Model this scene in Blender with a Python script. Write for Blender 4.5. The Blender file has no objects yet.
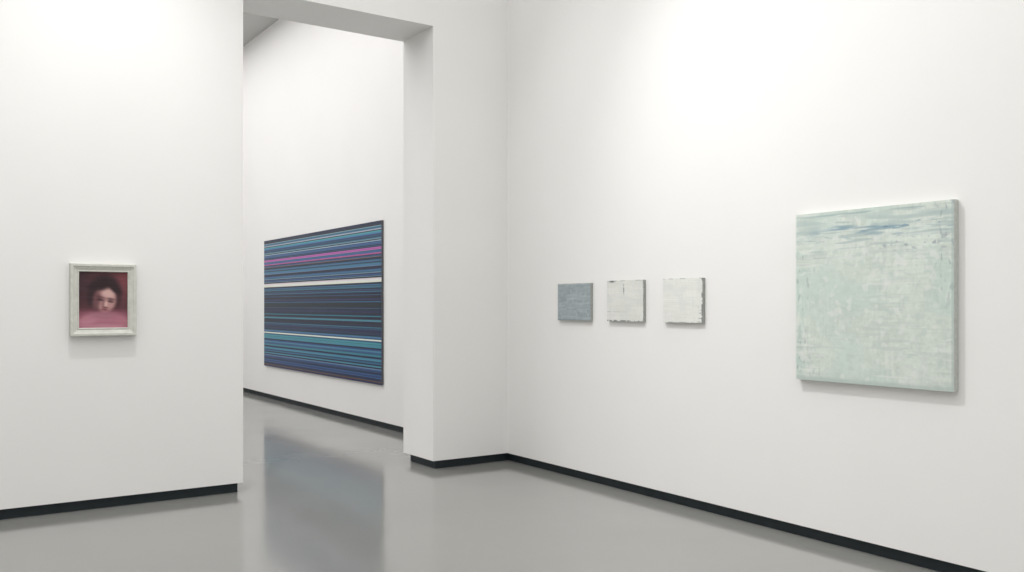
import bpy, math, random
import numpy as np
from mathutils import Vector, Matrix

scene = bpy.context.scene
scene.view_settings.view_transform = 'Standard'
scene.view_settings.look = 'None'
scene.view_settings.exposure = 0.0

def lin(c):
    c = np.asarray(c, dtype=float) / 255.0
    return np.where(c <= 0.04045, c / 12.92, ((c + 0.055) / 1.055) ** 2.4)

def link(o, parent=None):
    scene.collection.objects.link(o)
    if parent: o.parent = parent
    return o

# ------------------------------------------------------------ materials
def base_mat(name, srgb, rough=0.6, spec=0.5):
    m = bpy.data.materials.new(name); m.use_nodes = True
    b = m.node_tree.nodes['Principled BSDF']
    b.inputs['Base Color'].default_value = (*lin(srgb), 1)
    b.inputs['Roughness'].default_value = rough
    b.inputs['Specular IOR Level'].default_value = spec
    return m

def noise_mat(name, c1, c2, scale=3.0, rough=0.6, spec=0.3):
    m = base_mat(name, c1, rough, spec)
    nt = m.node_tree; b = nt.nodes['Principled BSDF']
    tc = nt.nodes.new('ShaderNodeTexCoord')
    nz = nt.nodes.new('ShaderNodeTexNoise'); nz.inputs['Scale'].default_value = scale
    nz.inputs['Detail'].default_value = 6
    rp = nt.nodes.new('ShaderNodeValToRGB')
    rp.color_ramp.elements[0].color = (*lin(c1), 1); rp.color_ramp.elements[0].position = .3
    rp.color_ramp.elements[1].color = (*lin(c2), 1); rp.color_ramp.elements[1].position = .7
    nt.links.new(tc.outputs['Object'], nz.inputs['Vector'])
    nt.links.new(nz.outputs['Fac'], rp.inputs['Fac'])
    nt.links.new(rp.outputs[0], b.inputs['Base Color'])
    return m

def attr_mat(name, rough=0.5, spec=0.3, bump=0.0):
    m = base_mat(name, (200,200,200), rough, spec)
    nt = m.node_tree; b = nt.nodes['Principled BSDF']
    a = nt.nodes.new('ShaderNodeAttribute'); a.attribute_name = 'paint'
    nt.links.new(a.outputs['Color'], b.inputs['Base Color'])
    if bump:
        tc = nt.nodes.new('ShaderNodeTexCoord')
        n2 = nt.nodes.new('ShaderNodeTexNoise'); n2.inputs['Scale'].default_value = 90
        n2.inputs['Detail'].default_value = 5
        bp = nt.nodes.new('ShaderNodeBump'); bp.inputs['Strength'].default_value = bump
        bp.inputs['Distance'].default_value = 0.001
        nt.links.new(tc.outputs['Object'], n2.inputs['Vector'])
        nt.links.new(n2.outputs['Fac'], bp.inputs['Height'])
        nt.links.new(bp.outputs[0], b.inputs['Normal'])
    return m

M_wall = noise_mat('white_wall_paint', (239,238,236), (237,236,234), 1.2, 0.8, 0.15)
M_ceil = noise_mat('ceiling_paint', (200,200,197), (194,194,191), 1.0, 0.9, 0.1)
M_base = noise_mat('charcoal_plinth', (38,46,50), (44,52,56), 8, 0.55, 0.3)

M_floor = base_mat('polished_grey_floor', (150,150,147), 0.2, 0.5)
nt = M_floor.node_tree; b = nt.nodes['Principled BSDF']
tc = nt.nodes.new('ShaderNodeTexCoord')
n1 = nt.nodes.new('ShaderNodeTexNoise'); n1.inputs['Scale'].default_value = 0.6; n1.inputs['Detail'].default_value = 4
r1 = nt.nodes.new('ShaderNodeValToRGB')
r1.color_ramp.elements[0].position = .3; r1.color_ramp.elements[0].color = (*lin((139,139,136)),1)
r1.color_ramp.elements[1].position = .7; r1.color_ramp.elements[1].color = (*lin((145,145,141)),1)
n2 = nt.nodes.new('ShaderNodeTexNoise'); n2.inputs['Scale'].default_value = 1.5; n2.inputs['Detail'].default_value = 6
r2 = nt.nodes.new('ShaderNodeMapRange')
r2.inputs['From Min'].default_value = .3; r2.inputs['From Max'].default_value = .7
r2.inputs['To Min'].default_value = .09; r2.inputs['To Max'].default_value = .15
b.inputs['IOR'].default_value = 2.0
n3 = nt.nodes.new('ShaderNodeTexNoise'); n3.inputs['Scale'].default_value = 7; n3.inputs['Detail'].default_value = 3
bp = nt.nodes.new('ShaderNodeBump'); bp.inputs['Strength'].default_value = .25; bp.inputs['Distance'].default_value = .002
nt.links.new(tc.outputs['Object'], n3.inputs['Vector']); nt.links.new(n3.outputs['Fac'], bp.inputs['Height'])
nt.links.new(bp.outputs[0], b.inputs['Normal'])
nt.links.new(tc.outputs['Object'], n1.inputs['Vector']); nt.links.new(tc.outputs['Object'], n2.inputs['Vector'])
nt.links.new(n1.outputs['Fac'], r1.inputs['Fac']); nt.links.new(r1.outputs[0], b.inputs['Base Color'])
nt.links.new(n2.outputs['Fac'], r2.inputs['Value']); nt.links.new(r2.outputs[0], b.inputs['Roughness'])

# ------------------------------------------------------------ geometry helpers
def recentre(o):
    """move the object origin to the centre of its mesh"""
    me = o.data
    co = np.empty(len(me.vertices)*3); me.vertices.foreach_get('co', co); co = co.reshape(-1,3)
    c = (co.min(0)+co.max(0))/2
    me.transform(Matrix.Translation(-Vector(c))); me.update()
    o.location = Vector(c)
    return o

BOXF = [(0,3,2,1),(4,5,6,7),(0,1,5,4),(1,2,6,5),(2,3,7,6),(3,0,4,7)]
def boxes(name, blist, mat, parent=None):
    vs, fs = [], []
    for (x0,x1,y0,y1,z0,z1) in blist:
        o = len(vs)
        vs += [(x0,y0,z0),(x1,y0,z0),(x1,y1,z0),(x0,y1,z0),(x0,y0,z1),(x1,y0,z1),(x1,y1,z1),(x0,y1,z1)]
        fs += [tuple(i+o for i in f) for f in BOXF]
    me = bpy.data.meshes.new(name); me.from_pydata(vs, [], fs); me.update()
    me.materials.append(mat)
    return recentre(link(bpy.data.objects.new(name, me), parent))

# ------------------------------------------------------------ room shell (metres)
XR, YP, YQ = 4.75, 7.11, 7.70        # right wall face, partition front/back faces
XO0, XO1, ZL = 2.208, 3.94, 4.036    # opening in the partition
XL, YB, YF, H = -4.5, -3.5, 17.0, 5.94
G, R = 0.08, 0.05                    # plinth height / recess
T = 0.3

boxes('floor', [(XL-T, XR+T, YB-T, YF+T, -0.2, 0)], M_floor)
boxes('ceiling', [(XL-T, XR+T, YB-T, YF+T, H, H+0.2)], M_ceil)
boxes('wall_right', [(XR, XR+T, YB, YF, G, H)], M_wall)
boxes('wall_left', [(XL-T, XL, YB, YF, G, H)], M_wall)
boxes('wall_back', [(XL-T, XR+T, YB-T, YB, G, H)], M_wall)
boxes('wall_far', [(XL-T, XR+T, YF, YF+T, G, H)], M_wall)
pts = [(XL,G),(XO0,G),(XO0,ZL),(XO1,ZL),(XO1,G),(XR,G),(XR,H),(XO1,H),(XO0,H),(XL,H)]
n = len(pts)
vs = [(x,YP,z) for x,z in pts] + [(x,YQ,z) for x,z in pts]
fs = []
for q in [(0,1,2,8,9),(2,3,7,8),(3,4,5,6,7)]:
    fs.append(q); fs.append(tuple(i+n for i in reversed(q)))
for i in range(n):
    j = (i+1) % n
    fs.append((i,i+n,j+n,j))
me = bpy.data.meshes.new('wall_partition'); me.from_pydata(vs,[],fs); me.update(); me.materials.append(M_wall)
recentre(link(bpy.data.objects.new('wall_partition', me)))

boxes('baseboard_right', [(XR+R, XR+T, YB, YF, 0, G)], M_base)
boxes('baseboard_partition', [(XL-R, XO0-R+.02, YP+R, YQ-R, 0, G), (XO1+R, XR+R, YP+R, YQ-R, 0, G)], M_base)
boxes('baseboard_left', [(XL-T, XL-R, YB, YF, 0, G)], M_base)
boxes('baseboard_back', [(XL-T, XR+T, YB-T, YB-R, 0, G)], M_base)
boxes('baseboard_far', [(XL-T, XR+T, YF+R, YF+T, 0, G)], M_base)

# ------------------------------------------------------------ painters
def gn(W, Hh, sx, sy, rng):
    """smooth unit-variance noise; sx, sy = streak size as fraction of the panel"""
    z = np.fft.rfft2(rng.normal(size=(Hh, W)))
    fx = np.fft.rfftfreq(W)[None,:]*W; fy = np.fft.fftfreq(Hh)[:,None]*Hh
    z *= np.exp(-2*(np.pi**2)*((fx*sx)**2+(fy*sy)**2))
    r = np.fft.irfft2(z, s=(Hh, W)); r -= r.mean()
    return r/r.std()
def blur(img, s):
    Hh,W,_ = img.shape; p=10
    q = np.pad(img,((p,p),(p,p),(0,0)),mode='edge'); h,w,_=q.shape
    fx = np.fft.rfftfreq(w)[None,:]; fy = np.fft.fftfreq(h)[:,None]
    k = np.exp(-2*(np.pi**2)*((fx*s[0])**2+(fy*s[1])**2))
    return np.stack([np.fft.irfft2(np.fft.rfft2(q[...,i])*k, s=(h,w)) for i in range(3)],-1)[p:-p,p:-p]
def ss(a,b_,x):
    t = np.clip((x-a)/(b_-a),0,1); return t*t*(3-2*t)
def over(img, col, a):
    return img*(1-a[...,None]) + np.array(col,float)*a[...,None]

def panel(name, img, origin, udir, width, height, depth, back, mats, parent=None):
    Hh, W, _ = img.shape
    o = Vector(origin); u = Vector(udir); bk = Vector(back)
    us = np.linspace(0,width,W+1); vs_ = np.linspace(0,height,Hh+1)
    P = np.zeros((Hh+1,W+1,3))
    P[...] = np.array(o)
    P += us[None,:,None]*np.array(u); P[...,2] -= vs_[:,None]
    idx = np.arange((Hh+1)*(W+1)).reshape(Hh+1,W+1)
    F = np.stack([idx[:-1,:-1],idx[1:,:-1],idx[1:,1:],idx[:-1,1:]],-1).reshape(-1,4)
    verts = P.reshape(-1,3).tolist(); faces = F.tolist(); nf = len(faces)
    nv = len(verts)
    c = [o, o+u*width, o+u*width-Vector((0,0,height)), o-Vector((0,0,height))]
    verts += [tuple(p) for p in c] + [tuple(p+bk*depth) for p in c]
    for i in range(4):
        j=(i+1)%4; faces.append([nv+i, nv+j, nv+4+j, nv+4+i])
    faces.append([nv+4,nv+5,nv+6,nv+7])
    me = bpy.data.meshes.new(name); me.from_pydata(verts,[],faces)
    for m in mats: me.materials.append(m)
    mi = np.zeros(nf+5,dtype=np.int32); mi[nf:] = 1
    me.polygons.foreach_set('material_index', mi)
    at = me.color_attributes.new('paint','FLOAT_COLOR','CORNER')
    cols = lin(np.clip(img,0,255)).reshape(-1,3)
    arr = np.ones((len(me.loops),4)); arr[:nf*4,:3] = np.repeat(cols,4,axis=0)
    at.data.foreach_set('color', arr.ravel().astype(np.float32))
    me.update()
    return recentre(link(bpy.data.objects.new(name, me), parent))

M_paint = attr_mat('oil_paint', 0.5, 0.3, 0.15)
M_print = attr_mat('striped_print', 0.35, 0.25)
M_edge = noise_mat('canvas_edge', (206,209,203), (190,194,188), 40, 0.8, 0.2)
M_edge2 = noise_mat('canvas_edge_grey', (150,152,148), (175,177,172), 60, 0.8, 0.2)
M_alu = base_mat('dark_frame_edge', (92,92,96), 0.45, 0.4)

# ---- large pale abstract
rng = np.random.default_rng(9)
W=Hh=340
U,V = np.meshgrid((np.arange(W)+.5)/W,(np.arange(Hh)+.5)/Hh)
g = lambda sx,sy: gn(W,Hh,sx,sy,rng)
m1=ss(-.5,1.2,g(.12,.12)); m2=ss(-.5,1.2,g(.12,.12)); m3=ss(-.6,1.0,g(.15,.06))
img = np.zeros((Hh,W,3))+np.array([208,216,208])
img += (g(.05,.004)*2.6*m1+g(.005,.04)*2.4*m2+g(.06,.07)*2.2+g(.004,.004)*2.0+g(.012,.010)*2.0)[...,None]
img = over(img,(190,209,200), .45*ss(.1,1.5,g(.10,.08)))
img = over(img,(180,202,194), .55*ss(.2,1.5,g(.02,.02))*ss(.20,.0,U))
img = over(img,(224,228,222), .6*ss(.5,1.8,g(.008,.05))*ss(.12,.3,V)*m2)
img = over(img,(186,200,193), .5*ss(.8,1.9,g(.006,.04))*ss(.2,.4,V)*m1)
img = over(img,(192,203,196), .5*ss(.5,1.6,g(.05,.004))*m3)
img = over(img,(225,229,223), .5*ss(.6,1.6,g(.05,.004))*m1)
img = over(img,(190,203,196), .45*ss(.8,1.9,g(.015,.010)))
img = over(img,(226,229,224), .5*ss(.9,1.9,g(.012,.012)))
img = over(img,(174,188,186), .65*ss(.4,1.2,g(.06,.005))*ss(.0,.04,V)*ss(.30,.18,V)*ss(.05,.15,U))
img = over(img,(176,191,189), .7*ss(-.4,1.0,g(.08,.008))*ss(.02,.06,V)*ss(.19,.13,V))
vb = V-.112+.018*(U-.5)+.004*g(.03,.03)
img = over(img,(126,154,168), .8*ss(-.3,1.1,g(.04,.005))*np.exp(-(vb/.020)**2)*ss(.04,.25,U)*ss(.99,.85,U))
img = over(img,(140,164,174), .6*ss(.2,1.3,g(.03,.005))*np.exp(-((vb-.035)/.018)**2))
img = over(img,(104,134,154), .6*ss(.9,1.7,g(.015,.004))*np.exp(-(vb/.014)**2)*ss(.35,.5,U))
img = over(img,(224,228,224), .6*ss(.3,1.2,g(.04,.005))*np.exp(-((V-.165)/.007)**2))
img = over(img,(140,150,162), .6*ss(.9,1.8,g(.008,.005))*np.exp(-((V-.21)/.04)**2)*ss(.4,.7,U))
img = over(img,(146,158,162), .6*ss(.8,1.7,g(.005,.012))*ss(.85,.97,U)*ss(.7,.3,V))
img = over(img,(156,170,168), .55*ss(1.2,2.2,g(.006,.012))*ss(.25,.02,U))
img = over(img,(140,166,168), .6*np.exp(-((V-.022)/.006)**2)*ss(-.3,1,g(.06,.006)))
img = over(img,(158,174,172), .6*np.exp(-((V-.27)/.004)**2)*ss(0,1,g(.05,.004))*ss(.3,.1,U))
img = over(img,(226,229,225), .6*np.exp(-((V-.945)/.005)**2)*ss(.0,1,g(.1,.004)))
img = over(img,(172,186,181), .6*ss(.965,.99,V)); img = over(img,(226,230,224), .6*ss(.012,.004,U))
img = over(img,(168,182,178), .5*ss(.98,.995,U))
panel('pale_green_abstract_painting', img, (4.705,3.715,2.076),(0,-1,0),1.045,1.05,0.043,(1,0,0),[M_paint,M_edge])

# ---- three small abstracts
def small(seed, base, kind):
    rng = np.random.default_rng(seed); W,Hh=150,108
    U,V = np.meshgrid((np.arange(W)+.5)/W,(np.arange(Hh)+.5)/Hh)
    g = lambda sx,sy: gn(W,Hh,sx,sy,rng)
    img = np.zeros((Hh,W,3))+np.array(base,float)
    img += (g(.15,.01)*1.8+g(.01,.10)*1.0+g(.08,.08)*1.2+g(.008,.008)*1.2)[...,None]
    nz=g(.02,.012)
    if kind==0:
        img = over(img,(176,185,187), .6*ss(.3,1.6,g(.08,.015)))
        img = over(img,(138,149,154), .45*ss(.4,1.6,g(.04,.02)))
        img = over(img,(182,191,192), .5*ss(.8,1.8,g(.012,.03)))
        img = over(img,(196,201,198), .7*ss(.05,.0,V)*ss(-.3,.8,nz)); img = over(img,(118,127,129), .6*ss(.95,1,V))
        img = over(img,(186,191,188), .6*ss(.03,.0,U)*ss(-.3,.8,nz))
    if kind==1:
        img = over(img,(60,64,66), .9*np.exp(-((U-.14)/.07)**2-((V-.015)/.03)**2))
        img = over(img,(66,70,74), .8*np.exp(-((U-.47)/.014)**2-((V-.20)/.11)**2)*ss(-.6,.4,nz))
        img = over(img,(165,169,167), .6*ss(.035,.01,V)*ss(-.2,.6,nz))
        img = over(img,(98,103,103), .8*ss(.962,.985,V)*ss(-.4,.5,nz))
        img = over(img,(170,175,173), .7*ss(.975,.995,U)*ss(-.2,.5,nz))
        img = over(img,(165,170,168), .7*np.exp(-((V-.77)/.009)**2)*ss(-.4,.6,nz)*ss(.7,.2,U))
        img = over(img,(210,213,209), .5*ss(.3,1.5,g(.08,.05)))
    if kind==2:
        img = over(img,(100,104,108), .8*ss(.968,.988,U)*ss(-.1,.7,g(.2,.03)))
        img = over(img,(125,129,130), .75*ss(.022,.0,V)*ss(-.2,.7,nz))
        img = over(img,(120,124,128), .65*ss(1.1,1.8,nz)*ss(.86,.95,U)*ss(.2,.4,V))
        img = over(img,(168,172,170), .7*ss(.975,.99,V)*ss(-.2,.6,nz))
        img = over(img,(216,219,215), .5*ss(.3,1.5,g(.08,.06)))
    return img
panel('small_abstract_painting', small(1,(156,166,170),0),(4.722,6.27,1.685),(0,-1,0),.455,.318,.026,(1,0,0),[M_paint,M_edge2])
panel('small_abstract_painting', small(2,(221,222,217),1),(4.722,5.60,1.697),(0,-1,0),.433,.327,.026,(1,0,0),[M_paint,M_edge2])
panel('small_abstract_painting', small(3,(227,228,223),2),(4.722,4.945,1.697),(0,-1,0),.402,.327,.026,(1,0,0),[M_paint,M_edge2])

# ---- strip painting
rng = np.random.default_rng(5)
navy=[(22,34,62),(28,44,76),(20,28,48),(36,54,84),(22,32,54)]
blue=[(48,90,130),(62,112,152),(42,80,120),(72,122,158),(52,102,138),(38,66,104)]
teal=[(52,120,142),(66,138,156),(40,96,118),(50,112,138)]
pale=[(150,174,188),(124,150,170),(176,190,196),(110,136,158)]
warm=[(126,58,74),(98,50,66),(140,100,90),(108,86,70)]
pink=[(190,92,166),(166,80,152),(192,124,182)]
cream=[(232,230,216),(222,224,214),(214,220,218)]
zones=[(0.00,.03,[(navy,4),(pale,.6)]),(.03,.09,[(navy,2),(blue,4),(pale,.6),(teal,1)]),(.09,.13,[(pale,2),(blue,3),(navy,2)]),
 (.13,.155,[(navy,2),(blue,2)]),(.155,.172,[(pink,1)]),(.172,.20,[(blue,4),(pink,1),(navy,2)]),(.20,.25,[(navy,4),(blue,3),(warm,.6)]),
 (.25,.32,[(blue,4),(teal,3),(navy,2),(pale,.6)]),(.32,.345,[(navy,2),(blue,3),(pale,1)]),(.345,.37,[(cream,1)]),
 (.37,.43,[(navy,2),(blue,4),(pale,.6),(teal,2)]),(.43,.57,[(navy,9),(warm,1),(blue,2)]),(.57,.66,[(blue,4),(navy,4),(teal,3),(pale,.5),(warm,.8)]),
 (.66,.725,[(navy,5),(blue,3),(teal,1),(warm,.5)]),(.725,.736,[(cream,1)]),(.736,.80,[(teal,4),(blue,4),(navy,3)]),
 (.80,.93,[(blue,5),(teal,4),(navy,3),(pale,.5)]),(.93,.975,[(navy,5),(blue,3)]),(.975,1.01,[(warm,1),(pale,.5),(navy,2)])]
N=330; col=np.zeros((N,1,3)); i=0
while i<N:
    f=i/N
    z=[q for q in zones if q[0]<=f<q[1]][0]
    w=np.array([k[1] for k in z[2]],float); p=z[2][rng.choice(len(w),p=w/w.sum())][0]
    c=np.array(p[rng.integers(len(p))],float)+rng.normal(0,5,3)
    L=int(rng.choice([1,2,3,4],p=[.2,.35,.25,.2]))
    if p is warm or p is pale: L=min(L,2)
    L=max(1,min(L,int(round(z[1]*N))-i))
    col[i:i+L,0]=c; i+=L
panel('striped_painting', col, (4.72,14.11,2.525),(0,-1,0),4.305,1.995,0.028,(1,0,0),[M_print,M_alu])

# ---- portrait of a bather (soft, head bowed and tilted)
W,Hh=120,146
U0,V0 = np.meshgrid((np.arange(W)+.5)/W,(np.arange(Hh)+.5)/Hh)
U,V=U0,V0
rng=np.random.default_rng(7)
def ell(cx,cy,rx,ry,soft=.35,rot=0):
    dx=U-cx; dy=(V-cy); c,s=math.cos(rot),math.sin(rot)
    a=(dx*c+dy*s)/rx; b_=(-dx*s+dy*c)/ry
    return ss(1+soft,1-soft,np.sqrt(a*a+b_*b_))
img=np.zeros((Hh,W,3))+np.array([92,56,62])
img=over(img,(122,66,72), ss(.5,1,U)*ss(.7,.1,V)); img=over(img,(68,46,52), ss(.55,.0,U)*ss(.8,.3,V))
img=over(img,(142,86,100), ss(.62,.78,V))
img=over(img,(170,112,128), ell(.48,.95,.54,.22,.4))           # shoulders / arms
img=over(img,(184,126,140), ell(.18,.86,.22,.08,.5,-.25)); img=over(img,(174,114,128), ell(.84,.86,.20,.08,.5,.25))
th=math.radians(10); cx,cy=.54,.46
U=cx+(U0-cx)*math.cos(th)+(V0-cy)*math.sin(th); V=cy-(U0-cx)*math.sin(th)+(V0-cy)*math.cos(th)
img=over(img,(50,36,40), ell(.52,.30,.30,.24,.3))               # crown of the bowed head
img=over(img,(56,40,44), ell(.27,.46,.11,.20,.4)); img=over(img,(70,46,50), ell(.80,.42,.07,.16,.5))
img=over(img,(184,140,138), ell(.545,.49,.22,.22,.2))            # face
img=over(img,(210,172,166), ell(.58,.38,.13,.07,.6))             # forehead catches light
img=over(img,(50,36,40), ell(.38,.27,.22,.09,.5,-.35))
img=over(img,(50,36,40), ell(.72,.27,.13,.06,.5,.4))
img=over(img,(112,76,80), ell(.37,.54,.075,.17,.6))
for ex,ey in ((.445,.50),(.655,.495)):
    img=over(img,(84,54,58), .8*ell(ex,ey-.03,.085,.018,.6))     # brows
    img=over(img,(62,40,44), .9*ell(ex,ey+.015,.065,.018,.6))    # lowered lids
img=over(img,(128,88,92), .9*ell(.515,.56,.03,.08,.6)); img=over(img,(216,180,170), ell(.565,.57,.028,.06,.6))
img=over(img,(88,54,58), .9*ell(.565,.635,.055,.014,.6)); img=over(img,(118,54,64), .9*ell(.56,.675,.065,.014,.6))
U,V=U0,V0
img=over(img,(162,110,124), .8*ell(.50,.775,.30,.05,.6))
img=over(img,(190,142,152), .5*ell(.5,.97,.45,.03,.6))
img=blur(img,(2.2,1.2))
img+=(gn(W,Hh,.12,.008,rng)*1.8)[...,None]
fr=bpy.data.objects.new('framed_portrait',None); fr.location=(1.174,7.08,1.5375); link(fr)
x0,x1,z0,z1=.952,1.396,1.275,1.80
YFm=7.052; YW=7.108
M_frame=noise_mat('white_frame_paint',(214,214,206),(200,200,192),30,.5,.35)
M_mat=base_mat('frame_inner_lip',(186,178,170),.6,.3)
def inv(o):
    o.parent=fr; o.matrix_parent_inverse=Matrix.Translation(-fr.location)
prof=[(0,YW),(0,YFm+.004),(.004,YFm),(.018,YFm),(.024,YFm+.006),(.046,YFm+.016),(.050,YFm+.012),(.056,YFm+.012),(.060,YFm+.030),(.060,YW-.005)]
vs,fs=[],[]
for d,y in prof:
    vs+=[(x0+d,y,z0+d),(x1-d,y,z0+d),(x1-d,y,z1-d),(x0+d,y,z1-d)]
for k in range(len(prof)-1):
    for i in range(4):
        j=(i+1)%4; fs.append((k*4+i,k*4+j,(k+1)*4+j,(k+1)*4+i))
me=bpy.data.meshes.new('frame'); me.from_pydata(vs,[],fs); me.update(); me.materials.append(M_frame)
inv(recentre(link(bpy.data.objects.new('frame',me))))
inv(panel('portrait_canvas', img,(x0+.058,YFm+.026,z1-.058),(1,0,0),x1-x0-.116,z1-z0-.116,.02,(0,1,0),[attr_mat('portrait_paint',.45,.3),M_mat]))

# ------------------------------------------------------------ lights
def area(name, loc, sx, sy, power, col=(1,1,1)):
    l=bpy.data.lights.new(name,'AREA'); l.shape='RECTANGLE'; l.size=sx; l.size_y=sy; l.energy=power; l.color=col
    o=bpy.data.objects.new(name,l); o.location=loc; link(o); return o
def spot(name, loc, tgt, power, size=55, rad=.05):
    l=bpy.data.lights.new(name,'SPOT'); l.energy=power; l.spot_size=math.radians(size); l.spot_blend=1; l.shadow_soft_size=rad
    o=bpy.data.objects.new(name,l); o.location=loc
    o.rotation_euler=(Vector(tgt)-Vector(loc)).to_track_quat('-Z','Y').to_euler(); link(o); return o
area('ceiling_light', (0.1,1.8,H-.05), 8.2,9.4, 365,(1,.998,.995))
area('ceiling_light', (0.6,12.3,H-.05), 7.0,8.4, 395,(.998,.99,1))
spot('spotlight',(1.13,5.5,5.8),(1.17,7.11,1.3),250,64,.05)
spot('spotlight',(2.0,4.9,5.8),(4.75,3.2,1.2),370,74,.06)
spot('spotlight',(2.0,6.0,5.8),(4.75,5.2,1.3),140,66,.06)

w=bpy.data.worlds.new('World'); w.use_nodes=True; scene.world=w
w.node_tree.nodes['Background'].inputs[0].default_value=(1,1,1,1); w.node_tree.nodes['Background'].inputs[1].default_value=0.3

# ------------------------------------------------------------ camera
cam=bpy.data.cameras.new('camera'); cam.sensor_width=36; cam.lens=36*891/1024
cam.shift_y=19/1024
co=bpy.data.objects.new('camera',cam); co.location=(0,0,1.5)
co.rotation_euler=(math.pi/2,0,-math.atan2(602,891)); link(co); scene.camera=co
